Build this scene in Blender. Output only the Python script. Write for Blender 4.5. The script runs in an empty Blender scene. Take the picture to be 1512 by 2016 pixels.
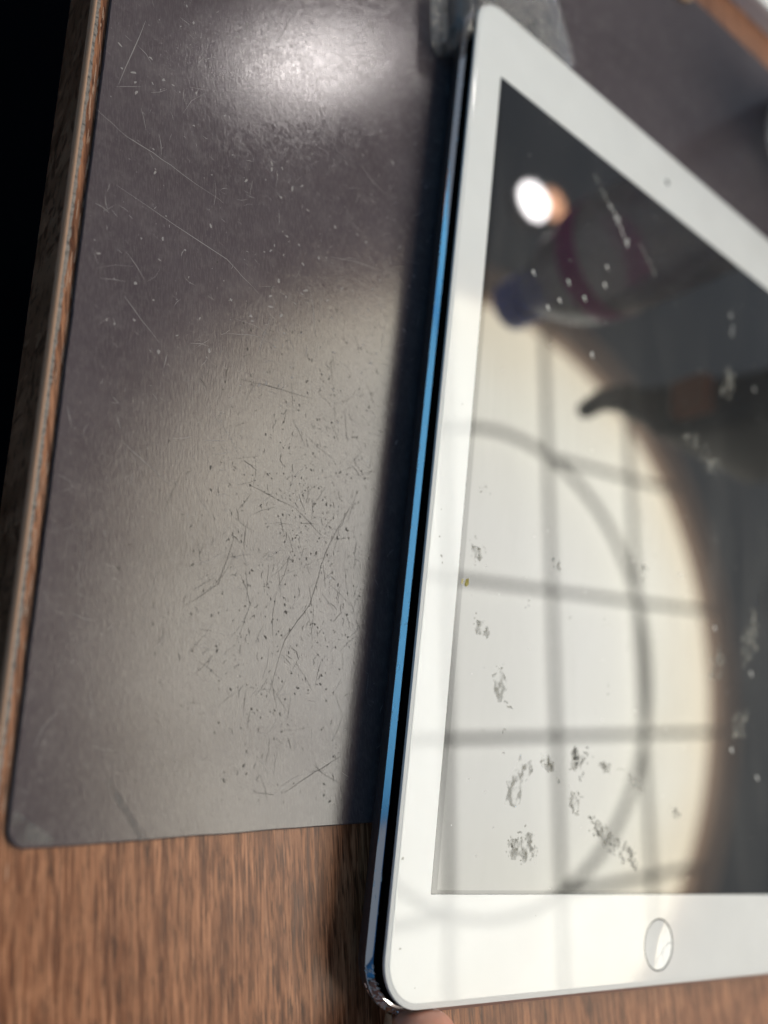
import bpy, bmesh, math, random
from mathutils import Vector, Matrix, noise
random.seed(7)
sc = bpy.context.scene
col = sc.collection
MM = 0.001
R = math.radians

# ------------------------------------------------------------------ camera
FPX = 1617.5                     # focal length in pixels of the 1512 px wide photograph
cam_d = bpy.data.cameras.new('camera')
cam = bpy.data.objects.new('camera', cam_d); col.objects.link(cam)
cam_d.sensor_fit = 'HORIZONTAL'
cam_d.lens = 6.86
cam_d.sensor_width = 6.86 / FPX * 1512
cam_d.clip_start = 0.005; cam_d.clip_end = 50
RM = [[0.7825739, 0.1095769, 0.6128385], [0.2628287, -0.9505129, -0.1656695], [0.5643573, 0.2907202, -0.7726465]]
CAM = (-115.415, 22.892, 139.053)
m = Matrix(RM).transposed() @ Matrix(((1,0,0),(0,-1,0),(0,0,-1)))
m4 = m.to_4x4(); m4.translation = Vector(CAM) * MM
cam.matrix_world = m4
cam_d.dof.use_dof = True
cam_d.dof.focus_distance = 0.163
cam_d.dof.aperture_fstop = 6.86 / 4.2
cam_d.dof.aperture_blades = 0
sc.camera = cam

# ------------------------------------------------------------------ world and exposure
w = bpy.data.worlds.new('World'); sc.world = w; w.use_nodes = True
bg = w.node_tree.nodes['Background']
bg.inputs[0].default_value = (0.76, 0.86, 1.0, 1)
bg.inputs[1].default_value = 0.21
sc.view_settings.view_transform = 'Standard'
sc.view_settings.look = 'None'
sc.view_settings.exposure = 0.0
sc.view_settings.gamma = 1.0
sc.view_settings.use_curve_mapping = False
LAMP_L = 7.4                     # radiance of the big round ceiling light
SPOT_L = 88.0                   # radiance of the downlight whose glare lies on the mat

# ------------------------------------------------------------------ helpers
def mat(name):
    M = bpy.data.materials.new(name); M.use_nodes = True
    nt = M.node_tree
    return M, nt, nt.nodes['Principled BSDF']

def simple(name, c, rough=0.5, metal=0.0, spec=0.5, coat=0.0, coat_r=0.03, emit=None, es=0.0, sss=0.0):
    M, nt, b = mat(name)
    b.inputs['Base Color'].default_value = (*c, 1)
    b.inputs['Roughness'].default_value = rough
    b.inputs['Metallic'].default_value = metal
    b.inputs['Specular IOR Level'].default_value = spec
    b.inputs['Coat Weight'].default_value = coat
    b.inputs['Coat Roughness'].default_value = coat_r
    if emit:
        b.inputs['Emission Color'].default_value = (*emit, 1)
        b.inputs['Emission Strength'].default_value = es
    if sss:
        b.inputs['Subsurface Weight'].default_value = sss
        b.inputs['Subsurface Radius'].default_value = (0.004, 0.0015, 0.0008)
        b.inputs['Subsurface Scale'].default_value = 1.0
    return M

class N:                          # tiny node-graph helper
    def __init__(s, nt): s.nt = nt; s.l = nt.links
    def new(s, t, **k):
        n = s.nt.nodes.new(t)
        for a, v in k.items(): setattr(n, a, v)
        return n
    def link(s, a, b): s.l.new(a, b)
    def coords(s, scale=(1,1,1), rot=0.0):
        t = s.new('ShaderNodeTexCoord'); mp = s.new('ShaderNodeMapping')
        mp.inputs['Scale'].default_value = scale
        mp.inputs['Rotation'].default_value = (0,0,rot)
        s.link(t.outputs['Object'], mp.inputs['Vector']); return mp.outputs[0]
    def rotcoords(s, rot, scale):           # rotate first, then stretch
        return s.stretch(s.coords((1,1,1), rot), scale)
    def stretch(s, v, scale):
        mp = s.new('ShaderNodeMapping'); mp.inputs['Scale'].default_value = scale
        s.link(v, mp.inputs['Vector']); return mp.outputs[0]
    def noise(s, v, scale, detail=4, rough=0.55, dist=0.0):
        n = s.new('ShaderNodeTexNoise'); n.inputs['Scale'].default_value = scale
        n.inputs['Detail'].default_value = detail; n.inputs['Roughness'].default_value = rough
        n.inputs['Distortion'].default_value = dist
        s.link(v, n.inputs['Vector']); return n.outputs['Fac']
    def ramp(s, f, stops):
        r = s.new('ShaderNodeValToRGB'); e = r.color_ramp.elements
        while len(e) < len(stops): e.new(0.5)
        for i, (p, c) in enumerate(stops):
            e[i].position = p; e[i].color = (*c, 1) if len(c) == 3 else c
        s.link(f, r.inputs[0]); return r.outputs[0]
    def g(s, f, a, b, va=0.0, vb=1.0):       # map range
        n = s.new('ShaderNodeMapRange')
        n.inputs[1].default_value = a; n.inputs[2].default_value = b
        n.inputs[3].default_value = va; n.inputs[4].default_value = vb
        s.link(f, n.inputs[0]); return n.outputs[0]
    def mix(s, f, a, b, mode='MIX'):
        n = s.new('ShaderNodeMix', data_type='RGBA', blend_type=mode)
        if isinstance(f, (int, float)): n.inputs[0].default_value = f
        else: s.link(f, n.inputs[0])
        for sock, v in ((n.inputs[6], a), (n.inputs[7], b)):
            if isinstance(v, tuple): sock.default_value = (*v, 1)
            else: s.link(v, sock)
        return n.outputs[2]
    def math(s, op, a, b=0.0):
        n = s.new('ShaderNodeMath', operation=op)
        for sock, v in ((n.inputs[0], a), (n.inputs[1], b)):
            if isinstance(v, (int, float)): sock.default_value = v
            else: s.link(v, sock)
        return n.outputs[0]
    def bump(s, h, strength, dist):
        b = s.new('ShaderNodeBump'); b.inputs['Strength'].default_value = strength
        b.inputs['Distance'].default_value = dist; s.link(h, b.inputs['Height'])
        return b.outputs[0]

def tag(o, label=None, cat=None, group=None, kind=None):
    if label: o['label'] = label
    if cat: o['category'] = cat
    if group: o['group'] = group
    if kind: o['kind'] = kind
    return o

def empty(name, loc, label, cat, group=None, rz=0.0):
    o = bpy.data.objects.new(name, None); col.objects.link(o)
    o.empty_display_size = 0.01
    o.location = Vector(loc) * MM; o.rotation_euler = (0,0,rz)
    return tag(o, label, cat, group)

def build(name, verts, faces, material, parent=None, smooth=None, scale=MM, mats=None, fmat=None):
    me = bpy.data.meshes.new(name)
    off = Vector((0,0,0))
    if parent is not None:
        inv = (Matrix.Translation(parent.location) @ Matrix.Rotation(parent.rotation_euler.z, 4, 'Z')).inverted()
        vs = [inv @ (Vector(v) * scale) for v in verts]
    else:
        vs = [Vector(v) * scale for v in verts]
    me.from_pydata([tuple(v) for v in vs], [], faces)
    bm = bmesh.new(); bm.from_mesh(me)
    bmesh.ops.recalc_face_normals(bm, faces=bm.faces); bm.to_mesh(me); bm.free()
    for mm in (mats or [material]): me.materials.append(mm)
    if fmat: me.polygons.foreach_set('material_index', fmat)
    if smooth is not None:
        me.polygons.foreach_set('use_smooth', [True] * len(me.polygons))
        me.set_sharp_from_angle(angle=R(smooth))
    o = bpy.data.objects.new(name, me); col.objects.link(o)
    if parent is not None: o.parent = parent
    return o

def rrect(x0, y0, x1, y1, r, n=10):
    out = []
    for cx, cy, a0 in ((x1-r, y0+r, -90), (x1-r, y1-r, 0), (x0+r, y1-r, 90), (x0+r, y0+r, 180)):
        for i in range(n+1):
            a = R(a0 + 90*i/n); out.append((cx + r*math.cos(a), cy + r*math.sin(a)))
    return out

def loft(loops, close_bottom=False, close_top=False, ring=True):
    """loops of equal length -> verts, faces"""
    V, F = [], []; n = len(loops[0])
    for L in loops: V += [tuple(p) for p in L]
    for k in range(len(loops)-1):
        for i in range(n if ring else n-1):
            j = (i+1) % n
            F.append((k*n+i, k*n+j, (k+1)*n+j, (k+1)*n+i))
    if close_bottom: F.append(tuple(range(n))[::-1])
    if close_top: F.append(tuple(range((len(loops)-1)*n, len(loops)*n)))
    return V, F

def inset_loop(x0, y0, x1, y1, r, ins, z, n=10):
    return [(x, y, z) for x, y in rrect(x0+ins, y0+ins, x1-ins, y1-ins, max(r-ins, .3), n)]

def holed(*loops_z):
    """flat face between outlines: (outer, inner, z, more holes...)"""
    z = loops_z[2]; loops_ = loops_z[:2] + loops_z[3:]
    bm = bmesh.new()
    eds = []
    for loop in loops_:
        vs = [bm.verts.new((x, y, z)) for x, y in loop]
        eds += [bm.edges.new((vs[i], vs[(i+1) % len(vs)])) for i in range(len(vs))]
    bmesh.ops.triangle_fill(bm, use_beauty=True, use_dissolve=False, edges=eds)
    bm.verts.ensure_lookup_table(); bm.verts.index_update()
    V = [tuple(v.co) for v in bm.verts]; F = [tuple(v.index for v in f.verts) for f in bm.faces]
    bm.free(); return V, F

def merge(*vf):
    V, F = [], []
    for v, f in vf:
        o = len(V); V += v; F += [tuple(i+o for i in t) for t in f]
    return V, F

def boxvf(x0,y0,z0,x1,y1,z1):
    V = [(x0,y0,z0),(x1,y0,z0),(x1,y1,z0),(x0,y1,z0),(x0,y0,z1),(x1,y0,z1),(x1,y1,z1),(x0,y1,z1)]
    return V, [(0,3,2,1),(4,5,6,7),(0,1,5,4),(1,2,6,5),(2,3,7,6),(3,0,4,7)]

def xf(vf, ang=0.0, origin=(0,0,0)):
    c, s = math.cos(ang), math.sin(ang)
    return [(origin[0]+c*x-s*y, origin[1]+s*x+c*y, origin[2]+z) for x,y,z in vf[0]], vf[1]

def lathe(prof, n=40, cx=0, cy=0):
    loops = [[(cx+r*math.cos(2*math.pi*i/n), cy+r*math.sin(2*math.pi*i/n), z) for i in range(n)] for r, z in prof]
    return loft(loops)

def tube(path, rad, n=8, closed=False):
    loops = []
    P = [Vector(p) for p in path]
    for i, p in enumerate(P):
        a = P[i-1] if (i or closed) else p; b = P[(i+1) % len(P)] if (i < len(P)-1 or closed) else p
        t = (b-a).normalized(); u = t.cross(Vector((0,0,1)))
        if u.length < 1e-4: u = Vector((1,0,0))
        u.normalize(); v = u.cross(t)
        rr = rad[i] if isinstance(rad, (list, tuple)) else rad
        loops.append([tuple(p + rr*(math.cos(2*math.pi*k/n)*u + math.sin(2*math.pi*k/n)*v)) for k in range(n)])
    if closed: loops.append(loops[0])
    return loft(loops, not closed, not closed)

def fleck(x, y, z, size, elong=1.0, ang=None, seg=7):
    """thin irregular flake lying on a surface"""
    if ang is None: ang = random.uniform(0, math.pi)
    c, s = math.cos(ang), math.sin(ang)
    V = []
    for i in range(seg):
        a = 2*math.pi*i/seg; r = size*random.uniform(.45, 1.1)
        u, v = r*math.cos(a)*elong, r*math.sin(a)
        V.append((x+c*u-s*v, y+s*u+c*v, z))
    return V, [tuple(range(seg))]

def ribbon(pts, wdt, z, jitter=0.0, sub=4):
    """tapered scratch following a polyline"""
    P = []
    for i in range(len(pts)-1):
        for k in range(sub):
            t = k/sub
            P.append((pts[i][0]*(1-t)+pts[i+1][0]*t + random.uniform(-jitter,jitter), pts[i][1]*(1-t)+pts[i+1][1]*t + random.uniform(-jitter,jitter)))
    P.append(pts[-1]); V, F = [], []; n = len(P)
    for i, p in enumerate(P):
        a = P[max(i-1,0)]; b = P[min(i+1,n-1)]
        dx, dy = b[0]-a[0], b[1]-a[1]; L = math.hypot(dx,dy) or 1
        t = i/(n-1); ww = wdt*(.25+.75*math.sin(math.pi*min(max(t,.06),.94)))*random.uniform(.6,1.1)/2
        V += [(p[0]-dy/L*ww, p[1]+dx/L*ww, z), (p[0]+dy/L*ww, p[1]-dx/L*ww, z)]
    for i in range(n-1): F.append((2*i, 2*i+1, 2*i+3, 2*i+2))
    return V, F

# ------------------------------------------------------------------ materials
GRAIN = R(-96.0 + 90)            # mat and desk are turned about 6 degrees

def wood_mat(name, dark, mid, light, rough=0.34):
    M, nt, b = mat(name); g = N(nt)
    c = g.coords((1,1,1), R(-6))
    big = g.noise(g.stretch(c, (430, 30, 30)), 1.0, 5, .6, .4)
    mid_n = g.noise(g.stretch(c, (1250, 75, 90)), 1.0, 5, .62, .3)
    fine = g.noise(g.stretch(c, (2900, 150, 500)), 1.0, 3, .6)
    lite = g.noise(g.stretch(c, (2100, 60, 90)), 1.0, 4, .6, .5)
    pore = g.noise(g.stretch(c, (3600, 170, 90)), 1.0, 2, .5)
    blot = g.noise(c, 55, 3, .5)
    base = g.ramp(big, [(.30, dark), (.50, mid), (.72, light)])
    base = g.mix(g.g(mid_n, .47, .62, 0, .85), base, light)
    base = g.mix(g.g(fine, .53, .62, 0, .80), base, tuple(.35*v for v in dark))
    base = g.mix(g.g(lite, .57, .62, 0, .75), base, tuple(min(1, 1.25*v) for v in light))
    base = g.mix(g.g(pore, .63, .68, 0, .8), base, tuple(.35*v for v in dark))
    base = g.mix(g.g(blot, .3, .75, 0, .3), base, dark)
    g.link(base, b.inputs['Base Color'])
    g.link(g.g(mid_n, .3, .7, rough-.05, rough+.12), b.inputs['Roughness'])
    b.inputs['Specular IOR Level'].default_value = .28
    h = g.math('ADD', g.math('MULTIPLY', fine, -.6), mid_n)
    g.link(g.bump(h, .5, .00004), b.inputs['Normal'])
    return M
M_wood = wood_mat('walnut laminate', (.080,.025,.011), (.19,.068,.029), (.44,.20,.105))

def mat_mat():
    M, nt, b = mat('black fibre mat'); g = N(nt); nt.nodes.remove(b)
    c = g.coords((1,1,1), R(-6))
    streak = g.noise(g.stretch(c, (4600, 520, 800)), 1.0, 3, .65)
    speck = g.noise(g.stretch(c, (1, .5, 1)), 1700, 3, .7)
    cloud = g.noise(c, 40, 5, .62)
    cloud2 = g.noise(c, 260, 5, .68)
    scuff = g.noise(g.stretch(g.coords((1,1,1), R(24)), (330, 1500, 800)), 1.0, 4, .7)
    base = g.ramp(cloud, [(.32, (.066,.051,.057)), (.55, (.080,.063,.070)), (.75, (.098,.080,.086))])
    base = g.mix(g.g(cloud2, .52, .76, 0, .40), base, (.15,.130,.132))
    base = g.mix(g.g(streak, .46, .70, 0, .45), base, (.15,.130,.130))
    base = g.mix(g.g(scuff, .64, .76, 0, .55), base, (.21,.19,.19))
    base = g.mix(g.g(speck, .66, .78, 0, .55), base, (.26,.24,.24))
    df = g.new('ShaderNodeBsdfDiffuse'); g.link(base, df.inputs[0])
    gs = g.new('ShaderNodeBsdfGlossy', distribution='BECKMANN')
    rr = g.math('ADD', g.math('ADD', g.g(cloud2, .35, .75, .13, .18), g.g(speck, .40, .70, -.03, .07)), g.g(scuff, .60, .76, 0, .16))
    g.link(rr, gs.inputs['Roughness'])
    h = g.math('ADD', g.math('MULTIPLY', streak, .8), g.math('MULTIPLY', speck, .7))
    nb_ = g.bump(h, .7, .000028)
    g.link(nb_, gs.inputs['Normal'])
    fr = g.new('ShaderNodeFresnel'); fr.inputs[0].default_value = 1.57
    ms = g.new('ShaderNodeMixShader'); g.link(fr.outputs[0], ms.inputs[0])
    g.link(df.outputs[0], ms.inputs[1]); g.link(gs.outputs[0], ms.inputs[2])
    g.link(ms.outputs[0], nt.nodes['Material Output'].inputs['Surface'])
    return M
M_mat = mat_mat()
M_matedge = simple('mat edge black', (.012,.011,.013), .6)
M_scr_l = simple('pale scuff', (.25,.23,.23), .75, spec=.12)
M_scr_d = simple('dull scratch', (.060,.054,.052), .8, spec=.05)

def white_mat():
    M, nt, b = mat('white ink under glass'); g = N(nt)
    c = g.coords()
    n = g.noise(c, 60, 3, .5)
    g.link(g.ramp(n, [(.3,(.69,.69,.69)),(.7,(.73,.73,.73))]), b.inputs['Base Color'])
    b.inputs['Roughness'].default_value = .6
    b.inputs['Specular IOR Level'].default_value = 0.0
    b.inputs['Coat Weight'].default_value = 1.0
    b.inputs['Coat Roughness'].default_value = .02
    b.inputs['Coat IOR'].default_value = 1.42
    return M
M_white = white_mat()
M_rim = simple('white plastic rim', (.64,.64,.64), .6, spec=.25)
M_seam = simple('grey seam', (.42,.42,.42), .5)
M_gap = simple('black inside', (.002,.002,.002), .75, spec=.05)

def screen_mat(name, ior, smear):
    M, nt, b = mat(name); g = N(nt)
    out = nt.nodes['Material Output']
    b.inputs['Base Color'].default_value = (.004,.0045,.006,1)
    b.inputs['Roughness'].default_value = .025
    b.inputs['IOR'].default_value = ior
    c = g.coords()
    wipe = g.noise(g.stretch(c, (60, 14, 1)), 1.0, 4, .6, .6)
    cloud = g.noise(c, 34, 4, .6)
    amt = g.math('MULTIPLY', g.g(wipe, .42, .75, .0, 1.0), g.g(cloud, .35, .7, .25, 1.0))
    film = g.new('ShaderNodeBsdfPrincipled')
    film.inputs['Base Color'].default_value = (.02,.021,.022,1)
    film.inputs['Roughness'].default_value = .34
    film.inputs['IOR'].default_value = ior
    ms = g.new('ShaderNodeMixShader')
    g.link(g.math('ADD', g.math('MULTIPLY', amt, smear), .09), ms.inputs[0])
    g.link(b.outputs[0], ms.inputs[1]); g.link(film.outputs[0], ms.inputs[2])
    g.link(ms.outputs[0], out.inputs['Surface'])
    return M
M_screen = screen_mat('dark display under glass', 1.80, .13)
M_dimstrip = screen_mat('dim reflection strip', 1.66, .10)  # lower reflectance imitates the deeper reflection cut off by the bezel
M_smudge = simple('dried smudge', (.33,.32,.28), .8, spec=.10)
M_smudge2 = simple('light smudge', (.36,.36,.34), .8, spec=.12)
for M_ in (M_smudge, M_smudge2):
    nt_ = M_.node_tree; g_ = N(nt_)
    t_ = g_.new('ShaderNodeBsdfTransparent'); x_ = g_.new('ShaderNodeMixShader')
    g_.link(g_.g(g_.noise(g_.coords(), 900, 3, .6), .35, .65, .30, .85), x_.inputs[0])
    g_.link(nt_.nodes['Principled BSDF'].outputs[0], x_.inputs[1]); g_.link(t_.outputs[0], x_.inputs[2])
    g_.link(x_.outputs[0], nt_.nodes['Material Output'].inputs['Surface'])
def soft_mat(name, c, lo, hi, sc_, fade=0.0):
    M, nt, b = mat(name); g = N(nt)
    b.inputs['Base Color'].default_value = (*c, 1); b.inputs['Roughness'].default_value = .8; b.inputs['Specular IOR Level'].default_value = .1
    t = g.new('ShaderNodeBsdfTransparent'); x = g.new('ShaderNodeMixShader')
    cc = g.coords(); n1 = g.noise(g.stretch(cc, (1,.6,1)), sc_, 5, .65)
    g.link(g.g(n1, lo, hi, 1.0, .25), x.inputs[0])
    g.link(b.outputs[0], x.inputs[1]); g.link(t.outputs[0], x.inputs[2])
    g.link(x.outputs[0], nt.nodes['Material Output'].inputs['Surface']); return M
M_soft = soft_mat('greasy smear', (.36,.35,.32), .45, .66, 620)
M_softm = soft_mat('rubbed scuff', (.20,.185,.18), .36, .62, 300)
M_dust = simple('pale dust', (.55,.55,.54), .5)
M_amber = simple('amber chip', (.30,.24,.03), .35)

def shell_mat():
    M, nt, b = mat('slate anodised metal'); g = N(nt)
    c = g.coords()
    n = g.noise(c, 900, 3, .6)
    g.link(g.ramp(n, [(.3,(.055,.055,.065)),(.7,(.075,.074,.085))]), b.inputs['Base Color'])
    b.inputs['Metallic'].default_value = .55; b.inputs['Roughness'].default_value = .42
    return M
M_shell = shell_mat()
M_chamfer = simple('polished slate bevel', (.80,.82,.86), .06, metal=1.0)

M_skin = None
def skin_mat():
    M, nt, b = mat('skin'); g = N(nt)
    c = g.coords()
    n = g.noise(c, 160, 4, .6); p = g.noise(g.stretch(c,(2500,900,2500)), 1.0, 3, .6)
    g.link(g.ramp(n, [(.3,(.50,.22,.15)),(.7,(.62,.31,.23))]), b.inputs['Base Color'])
    b.inputs['Roughness'].default_value = .48
    b.inputs['Subsurface Weight'].default_value = .25
    b.inputs['Subsurface Radius'].default_value = (.004,.0016,.0008)
    b.inputs['Subsurface Scale'].default_value = 1.0
    g.link(g.bump(p, .4, .0001), b.inputs['Normal'])
    return M
M_skin = skin_mat()
M_nail = simple('finger nail', (.30,.23,.155), .28, coat=.4)

def clear_mat(name, tint, haze, rough):
    M = bpy.data.materials.new(name); M.use_nodes = True; nt = M.node_tree; g = N(nt)
    for n in list(nt.nodes):
        if n.type != 'OUTPUT_MATERIAL': nt.nodes.remove(n)
    out = nt.nodes['Material Output']
    tr = g.new('ShaderNodeBsdfTransparent'); tr.inputs[0].default_value = (*tint, 1)
    gl = g.new('ShaderNodeBsdfGlossy'); gl.inputs['Roughness'].default_value = rough
    d1 = g.new('ShaderNodeBsdfDiffuse'); d1.inputs[0].default_value = (.80,.79,.81,1)
    d2 = g.new('ShaderNodeBsdfTranslucent'); d2.inputs[0].default_value = (.80,.79,.81,1)
    df = g.new('ShaderNodeMixShader'); df.inputs[0].default_value = .75; g.link(d1.outputs[0], df.inputs[1]); g.link(d2.outputs[0], df.inputs[2])
    fr = g.new('ShaderNodeFresnel'); fr.inputs[0].default_value = 1.52
    c = g.coords(); n = g.noise(c, 300, 4, .6)
    bp = g.bump(n, .6, .0010); g.link(bp, gl.inputs['Normal'])
    m1 = g.new('ShaderNodeMixShader'); g.link(g.g(n, .3, .75, haze*.4, haze*1.6), m1.inputs[0])
    g.link(tr.outputs[0], m1.inputs[1]); g.link(df.outputs[0], m1.inputs[2])
    m2 = g.new('ShaderNodeMixShader'); g.link(fr.outputs[0], m2.inputs[0])
    g.link(m1.outputs[0], m2.inputs[1]); g.link(gl.outputs[0], m2.inputs[2])
    g.link(m2.outputs[0], out.inputs['Surface'])
    return M
M_clear = clear_mat('clear plastic', (.97,.97,.98), .20, .08)
M_clear2 = clear_mat('thick clear plastic', (.98,.98,.985), .17, .07)
M_pet = clear_mat('clear bottle', (.98,.985,.99), .72, .05)

# ------------------------------------------------------------------ floor and desk
ZT = -1.0                                   # desk top below the mat top (mm)
AX = R(6.0)                                 # mat / desk turn
floor = build('floor', [(-3000,-3000,-740),(3000,-3000,-740),(3000,3000,-740),(-3000,3000,-740)], [(0,1,2,3)],
              simple('dark floor', (.002,.003,.005), 1.0, spec=0)); tag(floor, kind='structure')

desk = empty('desk', (-82.7, 29.4, ZT), 'walnut laminate desk with a rounded tan edge band', 'desk', rz=AX)
# local frame of the desk: x from its near edge, y along the edge
D0 = (-82.7, 29.4)
def dk(vf): return xf(vf, AX, (D0[0], D0[1], 0))
tv = boxvf(1.3, -420, ZT-17.5, 900, 900, ZT)
build('top_panel', *dk(tv), M_wood, desk)
prof = [(0.0,-18.0),(0.0,-1.2),(.10,-.75),(.32,-.36),(.58,-.10),(.8,.0),(.95,.0),(.95,-18.0)]
L = [[(x, y, ZT+z) for x, z in prof] for y in (-420, 900)]
M_band = wood_mat('edge band laminate', (.10,.055,.032), (.17,.10,.06), (.26,.16,.10), .4)
M_bandtop = simple('lit tan edge', (.52,.31,.20), .4)  # rounded corner catching light, painted a paler tan than the band face
bv, bf = loft(L)
fm = []
for f in bf:
    zc = sum(bv[i][2] for i in f)/4 - ZT; xc = sum(bv[i][0] for i in f)/4
    fm.append(1 if (zc > -1.0 and xc < 1.75) else 0)
eb = build('edge_band', *dk((bv, bf)), None, desk, smooth=50, mats=[M_band, M_bandtop], fmat=None)
for p_ in eb.data.polygons:
    zc = sum((eb.data.vertices[i].co.z for i in p_.vertices))/len(p_.vertices)
    p_.material_index = 1 if zc > -1.0*MM else 0
def seam_mat():
    M, nt, b = mat('grey glue seam'); g = N(nt)
    n = g.noise(g.coords(), 900, 3, .7)
    g.link(g.ramp(n, [(.36,(.04,.04,.04)),(.46,(.16,.135,.12)),(.75,(.27,.24,.22))]), b.inputs['Base Color'])
    b.inputs['Roughness'].default_value = .5
    return M
def jag(y0, y1, n, xa, ja, xb, jb, z):
    V, F = [], []
    for i in range(n+1):
        y = y0+(y1-y0)*i/n
        V += [(xa+random.uniform(-ja,ja), y, z), (xb+random.uniform(-jb,jb), y, z)]
    for i in range(n): F.append((2*i,2*i+1,2*i+3,2*i+2))
    return V, F
build('glue_seam', *dk(jag(-420, 900, 1600, .93, .02, 1.55, .14, ZT+.015)), seam_mat(), desk)
# bright splinters along the worn edge of the laminate
sp = []
for i in range(260):
    y = random.uniform(-60, 330); x = random.uniform(1.9, 4.4); l = random.uniform(.8, 4.5)
    sp.append(ribbon([(x, y), (x+random.uniform(-.12,.12), y+l)], random.uniform(.1,.24), ZT+.02))
o = build('splinter', *dk(merge(*sp)), simple('lifted wood fibre', (.42,.27,.19), .35), desk); tag(o, kind='stuff')

# ------------------------------------------------------------------ work mat
mt = empty('work_mat', (-77, 6, ZT), 'scratched black fibre work mat lying on the desk', 'mat', rz=AX)
def mk(vf): return xf(vf, AX, (-76.9, 4.0, 0))
out = rrect(0, 0, 420, 292.5, 3.2, 6)
o2 = []
for x, y in out: o2.append((x, y))
# subdivide the long edges so the cut edge wavers a little
def wav(outl, step=4.0, amp=.12):
    res = []
    for i in range(len(outl)):
        a, b = outl[i], outl[(i+1) % len(outl)]
        d = math.hypot(b[0]-a[0], b[1]-a[1]); n = max(1, int(d/step))
        for k in range(n):
            t = k/n; x = a[0]+(b[0]-a[0])*t; y = a[1]+(b[1]-a[1])*t
            q = noise.noise(Vector((x*.12, y*.12, 3.1)))*amp*1.6
            res.append((x+q, y+q))
    return res
out = wav(out)
V, F = loft([[(x,y,ZT+.02) for x,y in out], [(x,y,-.35) for x,y in out]])
build('cut_edge', *mk((V,F)), M_matedge, mt, smooth=40)
cxm, cym = 210, 149
top = [[(x,y,-.35) for x,y in out], [(x+(.25 if x<cxm else -.25), y+(.25 if y<cym else -.25), 0) for x,y in out]]
V, F = loft(top, close_top=True)
build('sheet', *mk((V,F)), M_mat, mt, smooth=20)

# scratches: a few long ones that can be told apart, then many small scuffs
long_l = [[(-90.6,133.2),(-84.2,130.9),(-79,130.6),(-71.2,129.2),(-63,127.9)],[(-36.6,128.7),(-29.9,130.8),(-19.7,132.4)],
          [(-57.9,100.3),(-51.4,102.6),(-46.5,102.3)],[(-72.8,72),(-63.2,67.2)],[(-57.9,77.2),(-52.8,78.9)],
          [(-88,141),(-86,158)],[(-84,120),(-60,116),(-52,112)],[(-40,118),(-37,108)],[(-50,99),(-48.5,108)],[(-78,99),(-70,93)]]
long_d = [[(-35.7,33.1),(-34.1,43.5),(-29.5,51.5),(-27.5,62.4),(-23.8,72.2),(-20.4,76)],[(-47,71.6),(-41.1,70.7),(-36.2,69.9)],
          [(-53,92.2),(-46.2,93.2),(-35.8,94.3)],[(-29.3,15.7),(-23.1,19.8),(-17.6,23.2)],[(-35.8,15.2),(-31.5,15.1)],
          [(-55.9,45.6),(-49.8,51.2),(-48.3,60.4)],[(-36,70),(-29,66)],[(-34.5,67.1),(-31,68)],[(-48.8,66.4),(-47.8,64)],
          [(-45.9,59),(-46.2,63)],[(-23.5,49),(-21.5,51.5)],[(-49,76.2),(-45.8,75)],[(-24.6,68.7),(-23,74)]]
ls = merge(*[ribbon(p, .15, .02, .12) for p in long_l], ([(0,0,0)],[]))
o = build('pale_scratch', *ls, M_scr_l, mt); tag(o, kind='stuff')
ds = merge(*[ribbon(p, .13, .025, .10) for p in long_d])
o = build('dark_scratch', *ds, M_scr_d, mt); tag(o, kind='stuff')
o = build('rubbed_corner', *merge(([(-64.2,15.2,.015),(-62.6,15.4,.015),(-54.6,6.4,.015),(-55.8,6.1,.015)],[(0,1,2,3)]), ([(-76.9,8.5,.015),(-76.6,9.8,.015),(-69.5,5.8,.015),(-70.5,5.3,.015),(-75.2,5.2,.015)],[(0,1,2,3,4)])), M_softm, mt); tag(o, kind='stuff')
sl, sd = [], []
for i in range(1900):
    x = random.uniform(-98, 150); y = random.uniform(16, 296)
    a = random.gauss(1.2, .9); l = random.expovariate(1/2.2)+.3
    bend = random.uniform(-.4,.4)
    p = [(x,y),(x+l*.5*math.cos(a),y+l*.5*math.sin(a)),(x+l*.5*(math.cos(a)+math.cos(a+bend)),y+l*.5*(math.sin(a)+math.sin(a+bend)))]
    lx = -77-(y-6)*.105
    if x < lx+1.5: continue
    sl.append(ribbon(p, random.uniform(.05,.15), .02))
for i in range(420):
    x = random.uniform(-92,-12); y = random.uniform(90,250)
    if x < -77-(y-6)*.105+2: continue
    sl.append(fleck(x, y, .018, random.uniform(.06,.34), random.uniform(1,2.6)))
for i in range(1500):
    x = random.gauss(-31, 14); y = random.gauss(60, 28)
    if not (-70 < x < -6 and 12 < y < 118): continue
    kind = random.random()
    if kind < .45:
        sd.append(fleck(x, y, .025, random.uniform(.05,.22), random.uniform(1,2.6), random.gauss(1.7,.5))); continue
    a = random.choice((random.gauss(1.9,.35), random.gauss(1.0,.5), random.uniform(0,3.1)))
    l = random.expovariate(1/.7)+.1 if kind < .93 else random.uniform(3,8); bend = random.uniform(-.8,.8)*(1 if kind < .93 else .3)
    p = [(x,y),(x+l*.5*math.cos(a),y+l*.5*math.sin(a)),(x+l*.5*(math.cos(a)+math.cos(a+bend)),y+l*.5*(math.sin(a)+math.sin(a+bend)))]
    sd.append(ribbon(p, random.uniform(.05,.17) if kind < .93 else random.uniform(.05,.09), .025))
o = build('scuff', *merge(*sl), M_scr_l, mt); tag(o, kind='stuff')
o = build('nick', *merge(*sd), M_scr_d, mt); tag(o, kind='stuff')

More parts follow.
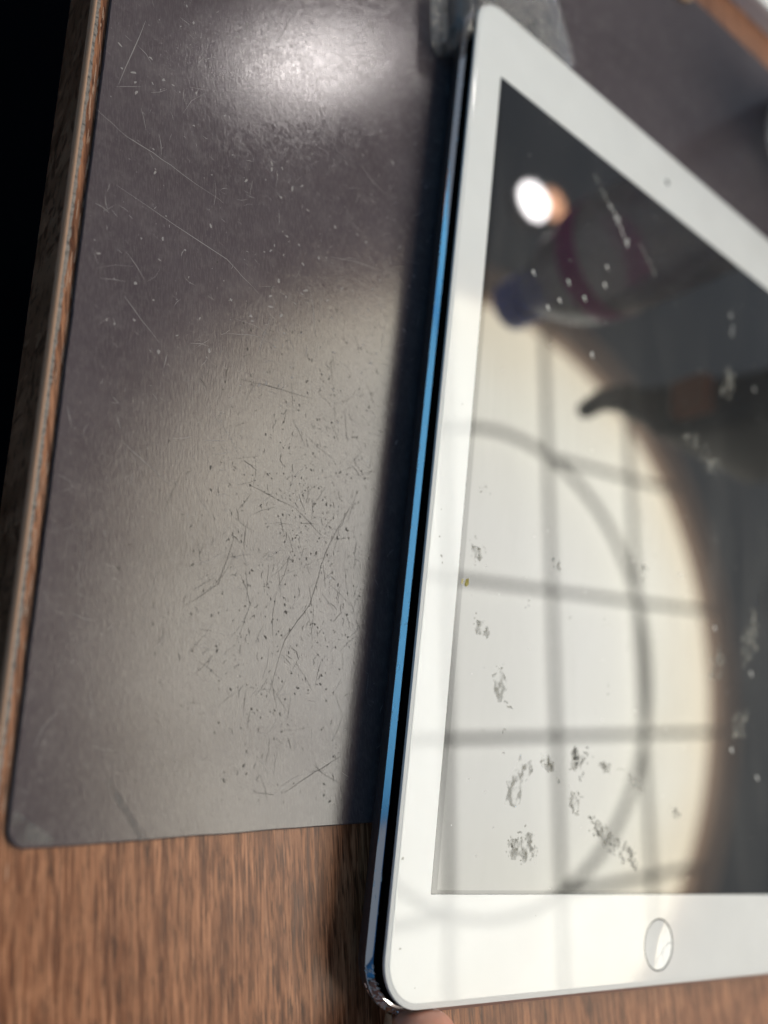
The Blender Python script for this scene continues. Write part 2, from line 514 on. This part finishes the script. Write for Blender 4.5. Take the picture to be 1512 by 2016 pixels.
# ------------------------------------------------------------------ tablet body
bx0, by0, bx1, by1, br = -11.05, -21.6, 158.9, 219.4, 10.5
body = empty('tablet_housing', ((bx0+bx1)/2, (by0+by1)/2, 0), 'slate grey tablet housing with a shiny blue-glinting edge lying under the white glass', 'tablet housing')
lp = lambda ins, z: inset_loop(bx0, by0, bx1, by1, br, ins, z, 14)
prof = [(9.5,.02),(6,.2),(3.4,.9),(1.6,2.0),(.6,3.3),(.15,4.7),(0,5.8),(.0,6.35)]
V, F = loft([lp(i,z) for i,z in prof], close_bottom=True)
build('back_shell', V, F, M_shell, body, smooth=40)
V, F = loft([lp(0,6.35), lp(.06,6.45), lp(1.05,7.25), lp(1.12,7.3), lp(1.5,7.3), lp(1.5,5.0)])
build('bevel', V, F, M_chamfer, body, smooth=12)
V, F = loft([lp(1.5,5.0), lp(1.9,5.2), lp(2.1,9.3)], close_top=True)
build('display_module', V, F, M_gap, body, smooth=30)
# chips along the bevel edges
ch = []
for i in range(120):
    y = random.uniform(-10, 205); t = random.choice((0.0, 1.0, random.random()))
    x = bx0+.05+t*1.0; z = 6.47+t*.82
    l = random.uniform(.3, 3.0)*(1 if t in (0,1) else .3)
    wv = random.uniform(.04,.11)
    ch.append(([(x-wv,y,z-wv*.8+.05),(x+wv,y+random.uniform(-.3,.3),z+wv*.8+.05),(x+wv*.4,y+l,z+wv*.3+.05)], [(0,1,2)]))
for i in range(46):
    a = R(random.uniform(185, 262)); q = random.choice((0,.25,.6,1.0)); rr = br-q
    cx, cy = bx0+br, by0+br
    ww = random.uniform(.15,.55)
    def pt(a, q, dz=.05): return (cx+(br-q)*math.cos(a), cy+(br-q)*math.sin(a), 6.4+q*.82+dz)
    ch.append(([pt(a,q-.1), pt(a+.03,q-.1), pt(a+random.uniform(.02,.12),q+ww,.09)], [(0,1,2)]))
o = build('edge_chip', *merge(*ch), simple('bare bright metal', (.62,.64,.66), .3, metal=.8), body); tag(o, kind='stuff')
# dented corner: a few folded facets
dn = []
for i in range(9):
    a = R(200+i*7+random.uniform(-2,2)); cx, cy = bx0+br, by0+br
    rr = br+random.uniform(-.1,.12); da = R(random.uniform(3,6)); z = 5.6+random.uniform(-.5,.4)
    A = (cx+rr*math.cos(a), cy+rr*math.sin(a), z); B = (cx+rr*math.cos(a+da), cy+rr*math.sin(a+da), z+random.uniform(-.3,.3))
    Cc = (cx+(rr-.5)*math.cos(a+da*.5), cy+(rr-.5)*math.sin(a+da*.5), z+1.1); Dd = (cx+(rr-.9)*math.cos(a+da*.6), cy+(rr-.9)*math.sin(a+da*.6), z-.2)
    dn.append(([A,B,Cc,Dd], [(0,1,2),(0,2,3),(1,3,2)]))
o = build('corner_dent', *merge(*dn), M_chamfer, body); tag(o, kind='stuff')

# ------------------------------------------------------------------ white front glass
ZG = 10.5
W, H = 147.8, 197.1
gx0, gy0, gx1, gy1, gr = -9.65, -19.85, 158.0, 218.85, 9.0
gl = empty('tablet_glass', ((gx0+gx1)/2, (gy0+gy1)/2, 9.4), 'white bordered front glass with round button lifted off the tablet body', 'glass panel')
lg = lambda ins, z: inset_loop(gx0, gy0, gx1, gy1, gr, ins, z, 14)
V, F = loft([lg(.5,9.62), lg(.12,9.66), lg(0,9.76), lg(0,10.1), lg(.10,10.30), lg(.75,10.42), lg(.85,10.42)])
build('rim', V, F, M_rim, gl, smooth=35)
V, F = loft([lg(.85,10.25), lg(.85,10.44), lg(1.0,10.485), lg(1.25,ZG)])
outer = [(x,y) for x,y,z in lg(1.25,0)]
inner = [(0,0),(W,0),(W,H),(0,H)]
hole = [(W/2+5.75*math.cos(2*math.pi*i/56), -11.1+5.75*math.sin(2*math.pi*i/56)) for i in range(56)]
hv = holed(outer, inner, ZG, hole)
build('white_border', *merge((V,F), hv), M_white, gl, smooth=25)
V, F = loft([lg(.5,9.62), lg(2.5,9.62)], close_top=True)
build('back_face', V, F, M_gap, gl)
BL, BB = 1.5, .7
build('display', [(BL,BB,ZG-.012),(W,BB,ZG-.012),(W,H,ZG-.012),(BL,H,ZG-.012)], [(0,1,2,3)], M_screen, gl)
build('dim_reflection_strip', [(0,0,ZG-.012),(W,0,ZG-.012),(W,BB,ZG-.012),(BL,BB,ZG-.012),(BL,H,ZG-.012),(0,H,ZG-.012)],
      [(0,1,2,3),(0,3,4,5)], M_dimstrip, gl)
# fine dark line where ink meets the display
ln = merge(([(0,-.09,ZG+.006),(W,-.09,ZG+.006),(W,.03,ZG+.006),(0,.03,ZG+.006)],[(0,1,2,3)]),
           ([(-.07,0,ZG+.006),(.03,0,ZG+.006),(.03,H,ZG+.006),(-.07,H,ZG+.006)],[(0,1,2,3)]),
           ([(0,H-.05,ZG+.006),(W,H-.05,ZG+.006),(W,H+.12,ZG+.006),(0,H+.12,ZG+.006)],[(0,1,2,3)]))
build('display_line', *ln, simple('grey outline', (.16,.17,.17), .5), gl)
# round button: shallow dish with a ring groove and a rounded square mark
hx, hy, hr = W/2+.0, -11.1, 5.6
n = 56
def dish(r): return ZG-.40+.34*(r/5.45)**2
hb = build('home_button', *lathe([(r_, dish(r_)) for r_ in (5.45,5.0,4.4,3.7,3.0,2.2,1.4,.7,.02)], n, hx, hy), M_white, gl, smooth=60)
build('button_wall', *lathe([(5.75,ZG),(5.68,ZG-.05),(5.60,ZG-.22)], n, hx, hy), M_white, hb, smooth=60)
build('button_groove', *lathe([(5.60,ZG-.22),(5.52,ZG-.30),(5.45,ZG-.06)], n, hx, hy), simple('groove grey', (.58,.58,.59), .5), hb)
build('button_ring', *lathe([(6.08,ZG+.008),(6.0,ZG+.008)], n, hx, hy), simple('ring grey', (.46,.46,.47), .5), hb)
sq_o = rrect(hx-2.0, hy-2.0, hx+2.0, hy+2.0, .75, 6); sq_i = rrect(hx-1.58, hy-1.58, hx+1.58, hy+1.58, .45, 6)
V, F = loft([[(x,y,dish(math.hypot(x-hx,y-hy))+.03) for x,y in q] for q in (sq_o, sq_i)])
build('square_mark', V, F, simple('mark grey', (.36,.36,.36), .5), hb)
# camera hole
cxh, cyh = W/2, H+10.2
V, F = lathe([(.95,ZG+.008),(.6,ZG+.010),(.01,ZG+.010)], 24, cxh, cyh)
hc = build('camera_hole', V, F, simple('camera glass', (.02,.03,.035), .15), gl)
V, F = lathe([(1.6,ZG+.005),(1.0,ZG+.007)], 24, cxh, cyh)
build('camera_ring', V, F, simple('camera ring', (.60,.60,.61), .4), hc)
build('light_sensor', *lathe([(.42,ZG+.006),(.01,ZG+.006)], 16, cxh-1.5, cyh+3.4), simple('sensor grey', (.58,.58,.59), .4), gl)

# dried smudges, dust and chips on the glass
Z1 = ZG+.015
sm, sm2, du = [], [], []
def cluster(lst, pts, wid, nper, size, elong=(1,2.4), ang=None):
    for i in range(len(pts)-1 if len(pts) > 1 else 1):
        a = pts[i]; b = pts[i+1] if len(pts) > 1 else pts[i]
        for k in range(nper):
            if random.random() < .4: continue
            t = random.random()
            x = a[0]+(b[0]-a[0])*t+random.gauss(0,wid); y = a[1]+(b[1]-a[1])*t+random.gauss(0,wid)
            if 0 < x < W-.5 and 0 < y < H:
                lst.append(fleck(x, y, Z1, random.uniform(.3,1.0)*size, random.uniform(*elong), ang if ang is None else ang+random.gauss(0,.3)))
cluster(sm, [(40.9,31.5),(40.7,29.3),(40.2,26.0)], .7, 34, .50, ang=1.7)
cluster(sm2, [(42,30),(44,27.5)], 1.4, 40, .5)
cluster(sm, [(30,27.6),(33.5,26.4)], .9, 26, .42)
cluster(sm, [(50,27.9),(53.5,27.3)], .6, 16, .40)
cluster(sm, [(57,28),(61.3,26.2),(68.5,23.2)], .45, 14, .38, ang=-.4)
cluster(sm, [(35,24),(36,23)], .4, 9, .4)
cluster(sm, [(40.3,21.0),(39.4,19.6),(40.8,17.2),(42.6,17.0)], .35, 11, .33)
cluster(sm, [(41.6,21.1),(43.4,20.7)], .3, 9, .33)
cluster(sm, [(46.4,16.2),(50.3,13.0),(55.1,11.0)], .85, 34, .46, ang=-.6)
cluster(sm, [(55.1,11.0),(60,8.3),(65,6.2)], 1.0, 22, .40, ang=-.6)
cluster(sm, [(58,12),(66,7)], .9, 16, .36, ang=-.6)
cluster(sm, [(20.3,9.8),(24.8,11.5),(29.8,9.1),(25,7.4),(21,9.4)], .9, 18, .36)
cluster(sm2, [(21,9),(28,9.5)], 1.6, 30, .34)
cluster(sm, [(77.1,20.1),(82.7,18.0)], .5, 12, .34, ang=-.3)
for p in [(5.1,83.8),(6.2,84.3),(6.7,54),(9.2,51.7),(8,53),(16.6,32.2),(60.1,58.3),(64.9,76.5),(65.5,79),(70.3,83.4),(3.3,71.4),(5.3,66.7),(4.2,70.5),(6,69.5),(65.5,92.9),(22,61),(36,61),(50,62),(52,47),(15,45)]:
    cluster(sm, [p], .9, 7, .26)
cluster(sm, [(31.9,74.2),(32.2,71.6)], .18, 10, .42, ang=1.3)
cluster(sm2, [(30,73.8),(30.2,71.8)], .18, 9, .42, ang=1.3)
cluster(sm, [(17,38.2),(18.6,37.2)], .25, 10, .38, ang=-.5)
cluster(sm2, [(38.7,189.1),(43,185),(47.1,182.6)], .5, 30, .55, ang=-.9)
cluster(du, [(46,183.5),(50.5,179),(54.6,174.5)], .45, 34, .55, ang=-.95)
cluster(sm2, [(59.4,177),(64.4,174.3),(68.3,170.1)], .5, 26, .5, ang=-.8)
cluster(sm2, [(84.4,125.4),(95,124)], 2.2, 30, .5, ang=.2)
cluster(sm2, [(97.8,119.2),(103.3,120.2)], 1.6, 30, .6, ang=.1)
cluster(sm2, [(95,123),(99,117)], 1.2, 24, .5)
for p in [(45.8,162.4),(45,156.3),(36.7,148.3),(16.7,146.4),(22.7,139.1),(40.8,132.9),(109.8,175.9),(110.2,169.5),(111,172),(123.8,154.5),(107,37.2),(120.2,30.8),(82.2,81.8),(118,60),(99,70),(30,150),(27,143)]:
    du.append(fleck(p[0], p[1], Z1, .55, 1.3, 1.2)); du.append(fleck(p[0]+.5, p[1]-.7, Z1, .35, 1.3))
for i in range(240):
    x, y = random.uniform(1,W-1), random.uniform(1,H-1)
    (du if random.random() < .35 else sm2).append(fleck(x, y, Z1, random.uniform(.06,.2), random.uniform(1,2)))
so = []
for x, y, r_, e, a in [(41.6,28.6,2.6,1.2,1.7),(31.5,27,2.0,1.5,-.3),(52,27.6,1.6,1.8,-.1),(25,9.2,3.4,1.4,-.1),(53,12,2.6,2.2,-.6),(61,8.6,2.4,2.2,-.6),(41,19,1.8,1.2,1.2),(64,25,1.6,2.6,-.4),(80,19,1.5,2,-.3),(97,119,2.8,2.2,.1),(88,124,2.6,2.4,.2),(66,79,1.8,1.4,1.2),(8,53,2.2,1.3,-.4),(4.5,69,2.0,1.4,-.5),(112,45,4,2,.8),(118,70,5,2,1.4),(100,60,4,1.6,1.0),(108,150,4,2,1.2),(15,42,3,1.5,1.4),(22,22,4,1.6,1.2)]:
    so.append(fleck(x, y, Z1-.008, r_, e, a, 14))
o = build('greasy_smear', *merge(*so), M_soft, gl); tag(o, kind='stuff')
o = build('smudge', *merge(*sm), M_smudge, gl); tag(o, kind='stuff')
o = build('haze_smudge', *merge(*sm2), M_smudge2, gl); tag(o, kind='stuff')
o = build('dust', *merge(*du), M_dust, gl); tag(o, kind='stuff')
build('amber_chip', *merge(([(2.0,61.3,Z1),(2.5,60.9,Z1+.2),(3.0,61.6,Z1+.25),(2.9,62.9,Z1+.2),(2.3,62.6,Z1)],[(0,1,2,3,4)]),
      ([(1.0,61.4,Z1),(1.5,61.3,Z1),(1.6,62.4,Z1),(1.1,62.5,Z1)],[(0,1,2,3)])), M_amber, gl)
# tiny marks on the white border
bm_ = []
for x, y, s in [(-6.2,70,.25),(-5.2,66,.3),(-4.8,64.6,.22),(-6.5,76,.15),(-7.9,6.2,.3),(-6.4,-9.3,.22),(30,-4.2,.15),(-2,-16,.12),(60,-14,.12),(-3.2,102,.16),(12,212,.15)]:
    bm_.append(fleck(x, y, Z1, s, 1.5))
o = build('border_speck', *merge(*bm_), simple('grey speck', (.34,.33,.31), .6), gl); tag(o, kind='stuff')

# ------------------------------------------------------------------ clear plastic piece behind the glass corner
pl = empty('plastic_tray', (0, 228, 0), 'clear plastic tray with thick rounded lip at the top corner of the white glass', 'tray')
sheet = [(-12,214),(-14,262),(22,262),(36.9,233.2),(31.5,226),(0,208)]
V, F = loft([[(x,y,1.6) for x,y in sheet], [(x,y,3.0) for x,y in sheet]], True, True)
build('base_sheet', V, F, M_clear, pl)
# lip: rounded thick wall that wraps the corner of the shell
lipl = [((-19.5,228.5),(-9.2,231)), ((-17.8,214),(-8.4,216)), ((-16.6,206),(-8.3,208.2)), ((-15.4,202.6),(-8.6,205.6))]
loops = []
for (a, b) in lipl:
    a, b = Vector(a), Vector(b); d = b-a
    sec = [(0,.3),(0,5.2),(.06,8.2),(.18,10.0),(.40,10.9),(.70,10.8),(.92,9.8),(1.0,7.5),(1.0,.3)]
    loops.append([(a.x+d.x*t, a.y+d.y*t, z) for t, z in sec])
e0 = loops[-1]; cxx = sum(p[0] for p in e0)/9; cyy = sum(p[1] for p in e0)/9
loops.append([(p[0]*.86+cxx*.14+.1, p[1]-.8, p[2]*.93) for p in e0])
loops.append([(p[0]*.6+cxx*.4+.2, p[1]-1.2, p[2]*.78) for p in e0])
V, F = loft(loops, True, True)
build('lip', V, F, M_clear2, pl, smooth=70)
V, F = tube([(-17.5,230,3.0),(-15.6,214,3.2),(-14.3,205,3.2),(-12,202.8,3.0),(-9,204,2.8)], [.9,.9,.9,.8,.7], 8)
build('rolled_edge', V, F, M_clear2, pl, smooth=60)

# ------------------------------------------------------------------ white box beyond the mat
wb = empty('white_box', (200, 380, ZT), 'low white box at the far side of the desk beyond the mat', 'box')
oc = [(106.2, 336.5), (246.2, 353.5), (240,450), (95,432)]
V, F = loft([[(x,y,ZT) for x,y in oc], [(x,y,5.0) for x,y in oc]], True, False)
build('wall', V, F, simple('shaded card side', (.62,.60,.64), .5), wb)  # shade on the side put into a greyer lilac than the lid
cc = (sum(p[0] for p in oc)/4, sum(p[1] for p in oc)/4)
sc_ = lambda s, z: [(cc[0]+(x-cc[0])*s, cc[1]+(y-cc[1])*s, z) for x, y in oc]
V, F = loft([sc_(1.004,5.0), sc_(1.004,6.6), sc_(.995,7.2)], True, True)
build('lid', V, F, simple('white card', (.85,.85,.86), .45), wb)
# splinter of wood by the mat's far edge
V, F = tube([(94,309,.6),(99,311,1.0),(103,314.5,.6)], [.5,1.1,.4], 6)
o = build('wood_chip', V, F, simple('tan chip', (.55,.36,.22), .6), None, smooth=40)
tag(o, 'tiny tan wood chip at the far edge of the black mat', 'wood chip')

def translucent(name, c, f=.5):
    M = bpy.data.materials.new(name); M.use_nodes = True; nt = M.node_tree; g = N(nt)
    b = nt.nodes['Principled BSDF']; b.inputs['Base Color'].default_value = (*c, 1); b.inputs['Roughness'].default_value = .35
    tr = g.new('ShaderNodeBsdfTranslucent'); tr.inputs[0].default_value = (*c, 1)
    ms = g.new('ShaderNodeMixShader'); ms.inputs[0].default_value = f
    g.link(b.outputs[0], ms.inputs[1]); g.link(tr.outputs[0], ms.inputs[2])
    g.link(ms.outputs[0], nt.nodes['Material Output'].inputs['Surface']); return M
# ------------------------------------------------------------------ water bottle (stands outside the frame, mirrored in the display)
BX, BYY = 184.0, 287.0
bt = empty('water_bottle', (BX, BYY, 0), 'clear plastic water bottle with blue cap and magenta band mirrored in the display', 'bottle')
prof = [(.5,1.5),(14,1.0),(24,.3),(29,1.5),(31.5,6),(32,14),(31.2,18),(32,24),(32,60),(31.2,64),(32,70),(32,112),(31.5,124),(29.5,136),(26,147),(21,157),(16.5,164),(14,169),(13.4,174),(13.4,184)]
build('bottle_wall', *lathe(prof, 48, BX, BYY), M_pet, bt, smooth=60)
build('label_band', *lathe([(32.3,117),(32.2,120),(31.9,124),(31.5,128),(31.0,130)], 48, BX, BYY), translucent('magenta label', (.80,.07,.48), .65), bt, smooth=60)
loops = []
prof = [(13.0,173.5),(15.2,174),(15.3,176),(15.0,177),(15.0,189),(14.2,190.6),(.5,190.9)]
V, F = lathe(prof, 48, BX, BYY)
build('cap', V, F, translucent('blue cap', (.08,.20,1.0), .4), bt, smooth=40)
# dark stand with an orange panel, made up for an unidentified dark reflection
ts = empty('dark_placeholder', (330, 285, 0), 'invented black stand with short arm and orange panel mirrored in the display', 'placeholder')
build('base', *boxvf(300,222,0,410,300,14), simple('black plastic', (.02,.022,.024), .45), ts)
V, F = loft([[(x,y,z) for x,y in rrect(x0,y0,x1,y1,10,4)] for x0,y0,x1,y1,z in ((312,232,400,264,14),(296,232,400,266,120),(290,232,404,268,150),(282,236,408,268,166))], True, True)
build('housing', V, F, simple('dark green plastic', (.05,.062,.064), .5), ts, smooth=40)
V, F = tube([(292,252,166),(262,250,168),(240,240,166),(222,226,163)], [12,9,6.5,5], 10)
build('arm', V, F, simple('black rubber', (.03,.034,.036), .6), ts, smooth=60)
V, F = boxvf(282.5,240,126,292,262,148)
build('orange_panel', V, F, simple('orange panel', (.85,.30,.10), .5), ts)

# ------------------------------------------------------------------ round ceiling light with bars
CX, CY, CZ, S, ANG = 1993.0, 418.0, 2000.0, 533.0, R(7.0)
cl = empty('ceiling_light', (CX, CY, CZ), 'large round luminous ceiling panel with a grid of metal bars mirrored in the glass', 'ceiling light')
RO = 1372.0
def lamp_mat():
    M, nt, b = mat('luminous panel'); g = N(nt)
    t = g.new('ShaderNodeTexCoord'); ln_ = g.new('ShaderNodeVectorMath', operation='LENGTH'); g.link(t.outputs['Object'], ln_.inputs[0])
    n = g.noise(t.outputs['Object'], 1.6, 3, .5)
    d = g.math('ADD', ln_.outputs[1] if ln_.outputs[0].type == 'VECTOR' else ln_.outputs['Value'], g.math('MULTIPLY', g.math('ADD', n, -.5), .5))
    c = g.ramp(g.math('MULTIPLY', d, 1/1.4), [(.35,(1.0,.985,.91)),(.72,(.97,.94,.81)),(1.0,(.86,.76,.56))])
    b.inputs['Base Color'].default_value = (.7,.7,.68,1)
    g.link(c, b.inputs['Emission Color']); b.inputs['Emission Strength'].default_value = LAMP_L
    return M
V, F = lathe([(RO,CZ+40),(RO,CZ),(RO*.6,CZ-.01),(.5,CZ-.02)], 96, CX, CY)
build('luminous_panel', V, F, lamp_mat(), cl, smooth=30)
M_bar = simple('painted steel bar', (.45,.44,.42), .5)
def ruv(u, v, z): 
    x, y = (u-.5)*S, (1.5-v)*S
    c, s = math.cos(ANG), math.sin(ANG)
    return (CX+c*x-s*y, CY+s*x+c*y, z)
RU = RO/S
BZ = CZ-45; BR = 13.0
for u in (-1,0,1,2):
    hgt = math.sqrt(RU**2-(u-.5)**2)
    build('bar', *tube([ruv(u,1.5-hgt,BZ), ruv(u,1.5,BZ), ruv(u,1.5+hgt,BZ)], BR, 8), M_bar, cl, smooth=60)
for v in (0,1,2,3):
    hw = math.sqrt(RU**2-(v-1.5)**2)
    segs = [(.5-hw,.5+hw)] if v in (1,2) else [(.5-hw,0),(1,.5+hw)]
    for a, b_ in segs:
        build('bar', *tube([ruv(a,v,BZ-2), ruv((a+b_)/2,v,BZ-2), ruv(b_,v,BZ-2)], BR, 8), M_bar, cl, smooth=60)
rr = 1.58
build('ring_bar', *tube([ruv(.5+rr*math.cos(2*math.pi*i/72), 1.5+rr*math.sin(2*math.pi*i/72), BZ-4) for i in range(72)], BR*1.05, 8, True), M_bar, cl, smooth=60)
V, F = lathe([(RO+2,CZ+45),(RO+2,CZ-60),(RO+125,CZ-70),(RO+125,CZ+45)], 96, CX, CY)
build('brown_trim', V, F, simple('brown trim with added glow', (.30,.20,.15), .6, emit=(.75,.56,.47), es=.55), cl, smooth=30)  # emission stands in for lamp glow scattered onto the trim

def downlight(x, y, rad, colr, L, label, zz=CZ):
    d = empty('downlight', (x,y,zz), label, 'downlight', 'small round downlights')
    build('housing', *lathe([(rad*1.25,zz+60),(rad*1.3,zz-6),(rad*1.05,zz-8),(rad*1.02,zz+20)], 32, x, y), simple('white housing', (.5,.5,.5), .5), d, smooth=40)
    build('bulb', *lathe([(rad,zz+10),(rad*.9,zz-8),(rad*.5,zz-20),(.5,zz-24)], 32, x, y), simple('bulb', (.8,.8,.8), .5, emit=colr, es=L), d, smooth=60)
downlight(902, 2332, 95, (1.0,.93,.90), SPOT_L, 'strong white downlight whose glare lies on the black mat')
downlight(2033, 2392, 78, (1.0,.95,.95), 34, 'white downlight mirrored beside the bottle')
downlight(2150, 2440, 66, (1.0,.50,.28), 9, 'dim warm downlight mirrored beside the bottle')

# ------------------------------------------------------------------ hand holding the glass corner
def skin_obj(name, chains, material, parent, sub=2):
    V, E, Rr = [], [], []
    idx = {}
    for ch_ in chains:
        prev = None
        for (x,y,z,r) in ch_:
            k = (round(x,2),round(y,2),round(z,2))
            if k not in idx: idx[k] = len(V); V.append((x*MM,y*MM,z*MM)); Rr.append(r*MM)
            i = idx[k]
            if prev is not None and prev != i: E.append((prev,i))
            prev = i
    me = bpy.data.meshes.new(name); me.from_pydata(V, E, [])
    o = bpy.data.objects.new(name, me); col.objects.link(o)
    me.materials.append(material)
    md = o.modifiers.new('skin', 'SKIN'); md.use_smooth_shade = True
    for i, r in enumerate(Rr): me.skin_vertices[0].data[i].radius = (r, r)
    me.skin_vertices[0].data[0].use_root = True
    ss = o.modifiers.new('sub', 'SUBSURF'); ss.levels = sub; ss.render_levels = sub
    if parent: o.parent = parent
    return o
F0 = (2.2, 4.6, .6)              # where the fingertip meets the corner
def o_(p): return (p[0]+F0[0], p[1]+F0[1], p[2]+F0[2], p[3])
wrist = (38,-178,60,24); palm = (48,-140,50,22)
k_i, k_m, k_r, k_l = (34,-104,44,12), (54,-99,47,12), (73,-101,46,11.5), (90,-108,42,10.5)
PY = 180.0                       # the person stands at the desk edge, facing +x
chest = (-350,PY,560,120); belly = (-345,PY,330,105); hip = (-350,PY,130,125)
neck = (-325,PY,700,55)
person = skin_obj('person', [
    [hip, belly, chest, neck, (-305,PY,765,56), (-285,PY,800,78), (-280,PY,860,92), (-290,PY,920,80)],
    [chest, (-345,PY-165,630,62), (-280,-140,480,46), (-200,-232,310,42), (-90,-210,190,33), wrist, palm],
    [chest, (-345,PY+165,630,62), (-345,PY+250,440,46), (-330,PY+285,300,40), (-298,PY+215,170,33), (-270,PY+190,90,27), (-262,PY+185,60,22)],
    [(-262,PY+185,60,22),(-245,PY+170,20,10),(-240,PY+168,-10,9),(-243,PY+168,-32,8)],
    [(-262,PY+185,60,22),(-258,PY+180,10,10),(-254,PY+180,-22,9),(-257,PY+180,-46,8)],
    [(-262,PY+185,60,22),(-270,PY+192,12,10),(-268,PY+192,-20,9),(-271,PY+192,-42,8)],
    [(-262,PY+185,60,22),(-282,PY+202,18,9),(-282,PY+202,-8,8),(-284,PY+202,-26,7)],
    [(-262,PY+185,60,22),(-240,PY+160,48,11),(-228,PY+150,24,9),(-226,PY+148,6,8)],
    [hip, (-350,PY-85,60,88), (-345,PY-90,-300,60), (-355,PY-92,-660,42), (-345,PY-92,-712,38), (-240,PY-96,-722,30)],
    [hip, (-350,PY+85,60,88), (-345,PY+90,-300,60), (-355,PY+92,-660,42), (-345,PY+92,-712,38), (-240,PY+96,-722,30)],
    [palm, k_m, (52,-76,34,9.5), (50,-66,17,8.5), (52,-72,7.5,7)],
    [palm, k_i, o_((17,-75,38,9.4)), o_((5,-49,24,8.4)), (3.4,-38,10.5,8.8), (2.6,-29,8.8,8.6), (2.2,-25,8.4,8.0), (2.0,-22.0,8.0,6.6), (1.9,-20.2,7.8,3.8)],
    [palm, k_r, (73,-78,34,9), (70,-69,17,8.3), (71,-76,7.5,7)],
    [palm, k_l, (92,-88,32,8.3), (88,-80,17,7.6), (88,-86,7.2,6.3)],
    [palm, (28,-136,44,13), (16,-112,34,11), (12,-88,26,9.5), (12,-74,18,8)]], M_skin, None)
hand = person
tag(person, 'person in a bright blue shirt whose fingertip holds the corner of the white glass', 'person')
M_shirt = simple('blue shirt cloth', (.12,.42,.78), .8, spec=.1)
def ell(cx, cy, z, a, b, n=28):
    return [(cx+a*math.copysign(abs(math.cos(t))**.8, math.cos(t)), cy+b*math.copysign(abs(math.sin(t))**.8, math.sin(t)), z) for t in (2*math.pi*i/n for i in range(n))]
tor = loft([ell(-348,PY,60,128,214), ell(-346,PY,130,130,216), ell(-342,PY,250,124,216), ell(-342,PY,330,126,216), ell(-345,PY,450,134,218),
            ell(-350,PY,560,132,198), ell(-348,PY,640,112,190), ell(-338,PY,690,84,130), ell(-328,PY,716,66,72)])
sr = tube([(-345,PY-150,630,),(-312,-85,540),(-280,-140,480),(-200,-232,310),(-140,-222,245),(-92,-210,192)], [78,66,60,54,48,43], 16)
sl_ = tube([(-345,PY+150,630),(-345,PY+205,540),(-345,PY+245,440),(-330,PY+288,300),(-302,PY+255,195),(-276,PY+195,105)], [78,68,72,78,62,44], 16)
o = build('shirt', *merge(tor, sr, sl_), M_shirt, None, smooth=70); o.parent = person
M_trs = simple('dark trousers', (.03,.032,.045), .85, spec=.1)
tw = loft([ell(-350,PY,-20,140,196), ell(-350,PY,60,134,194), ell(-348,PY,120,130,192)])
lg2 = [tube([(-350,PY+q*88,20),(-346,PY+q*90,-280),(-354,PY+q*92,-690)], [104,82,62], 18) for q in (-1,1)]
o = build('trousers', *merge(tw, *lg2), M_trs, None, smooth=70); o.parent = person
hv_ = []
for k in range(9):
    t = math.pi/2*k/8*1.15; hv_.append((103*math.cos(t) if k < 8 else 6, 870+112*math.sin(t)))
o = build('hair', *lathe(hv_, 28, -300, PY), simple('dark hair', (.012,.010,.009), .6), None, smooth=70); o.parent = person
o = build('nose', *tube([(-206,PY,852),(-192,PY,838),(-200,PY,826)], [8,12,9], 8), M_skin, None, smooth=70); o.parent = person
for q in (-1,1):
    o = build('ear', *tube([(-300,PY+q*92,872),(-304,PY+q*100,856),(-300,PY+q*94,832)], [9,13,8], 8), M_skin, None, smooth=70); o.parent = person
# nail on the index finger, on the side that faces the shell
V, F = [], []
nu, nv = 8, 8
for j in range(nv+1):
    t = j/nv
    for i in range(nu+1):
        s = i/nu*2-1
        wdt = 4.2*(1-.35*max(0,(t-.6)/.4)**2)
        a = s*.72-.55
        base = Vector((2.6-.8*t, -33+t*12.2, 8.6-.9*t))
        V.append(tuple(base + Vector((-7.1*math.cos(a)+.6*(1-t), 0, 6.2*math.sin(a)*wdt/4.2))))
for j in range(nv):
    for i in range(nu):
        q = j*(nu+1)+i; F.append((q,q+1,q+nu+2,q+nu+1))
nl = build('nail', V, F, M_nail, None, smooth=60)
nl.parent = hand
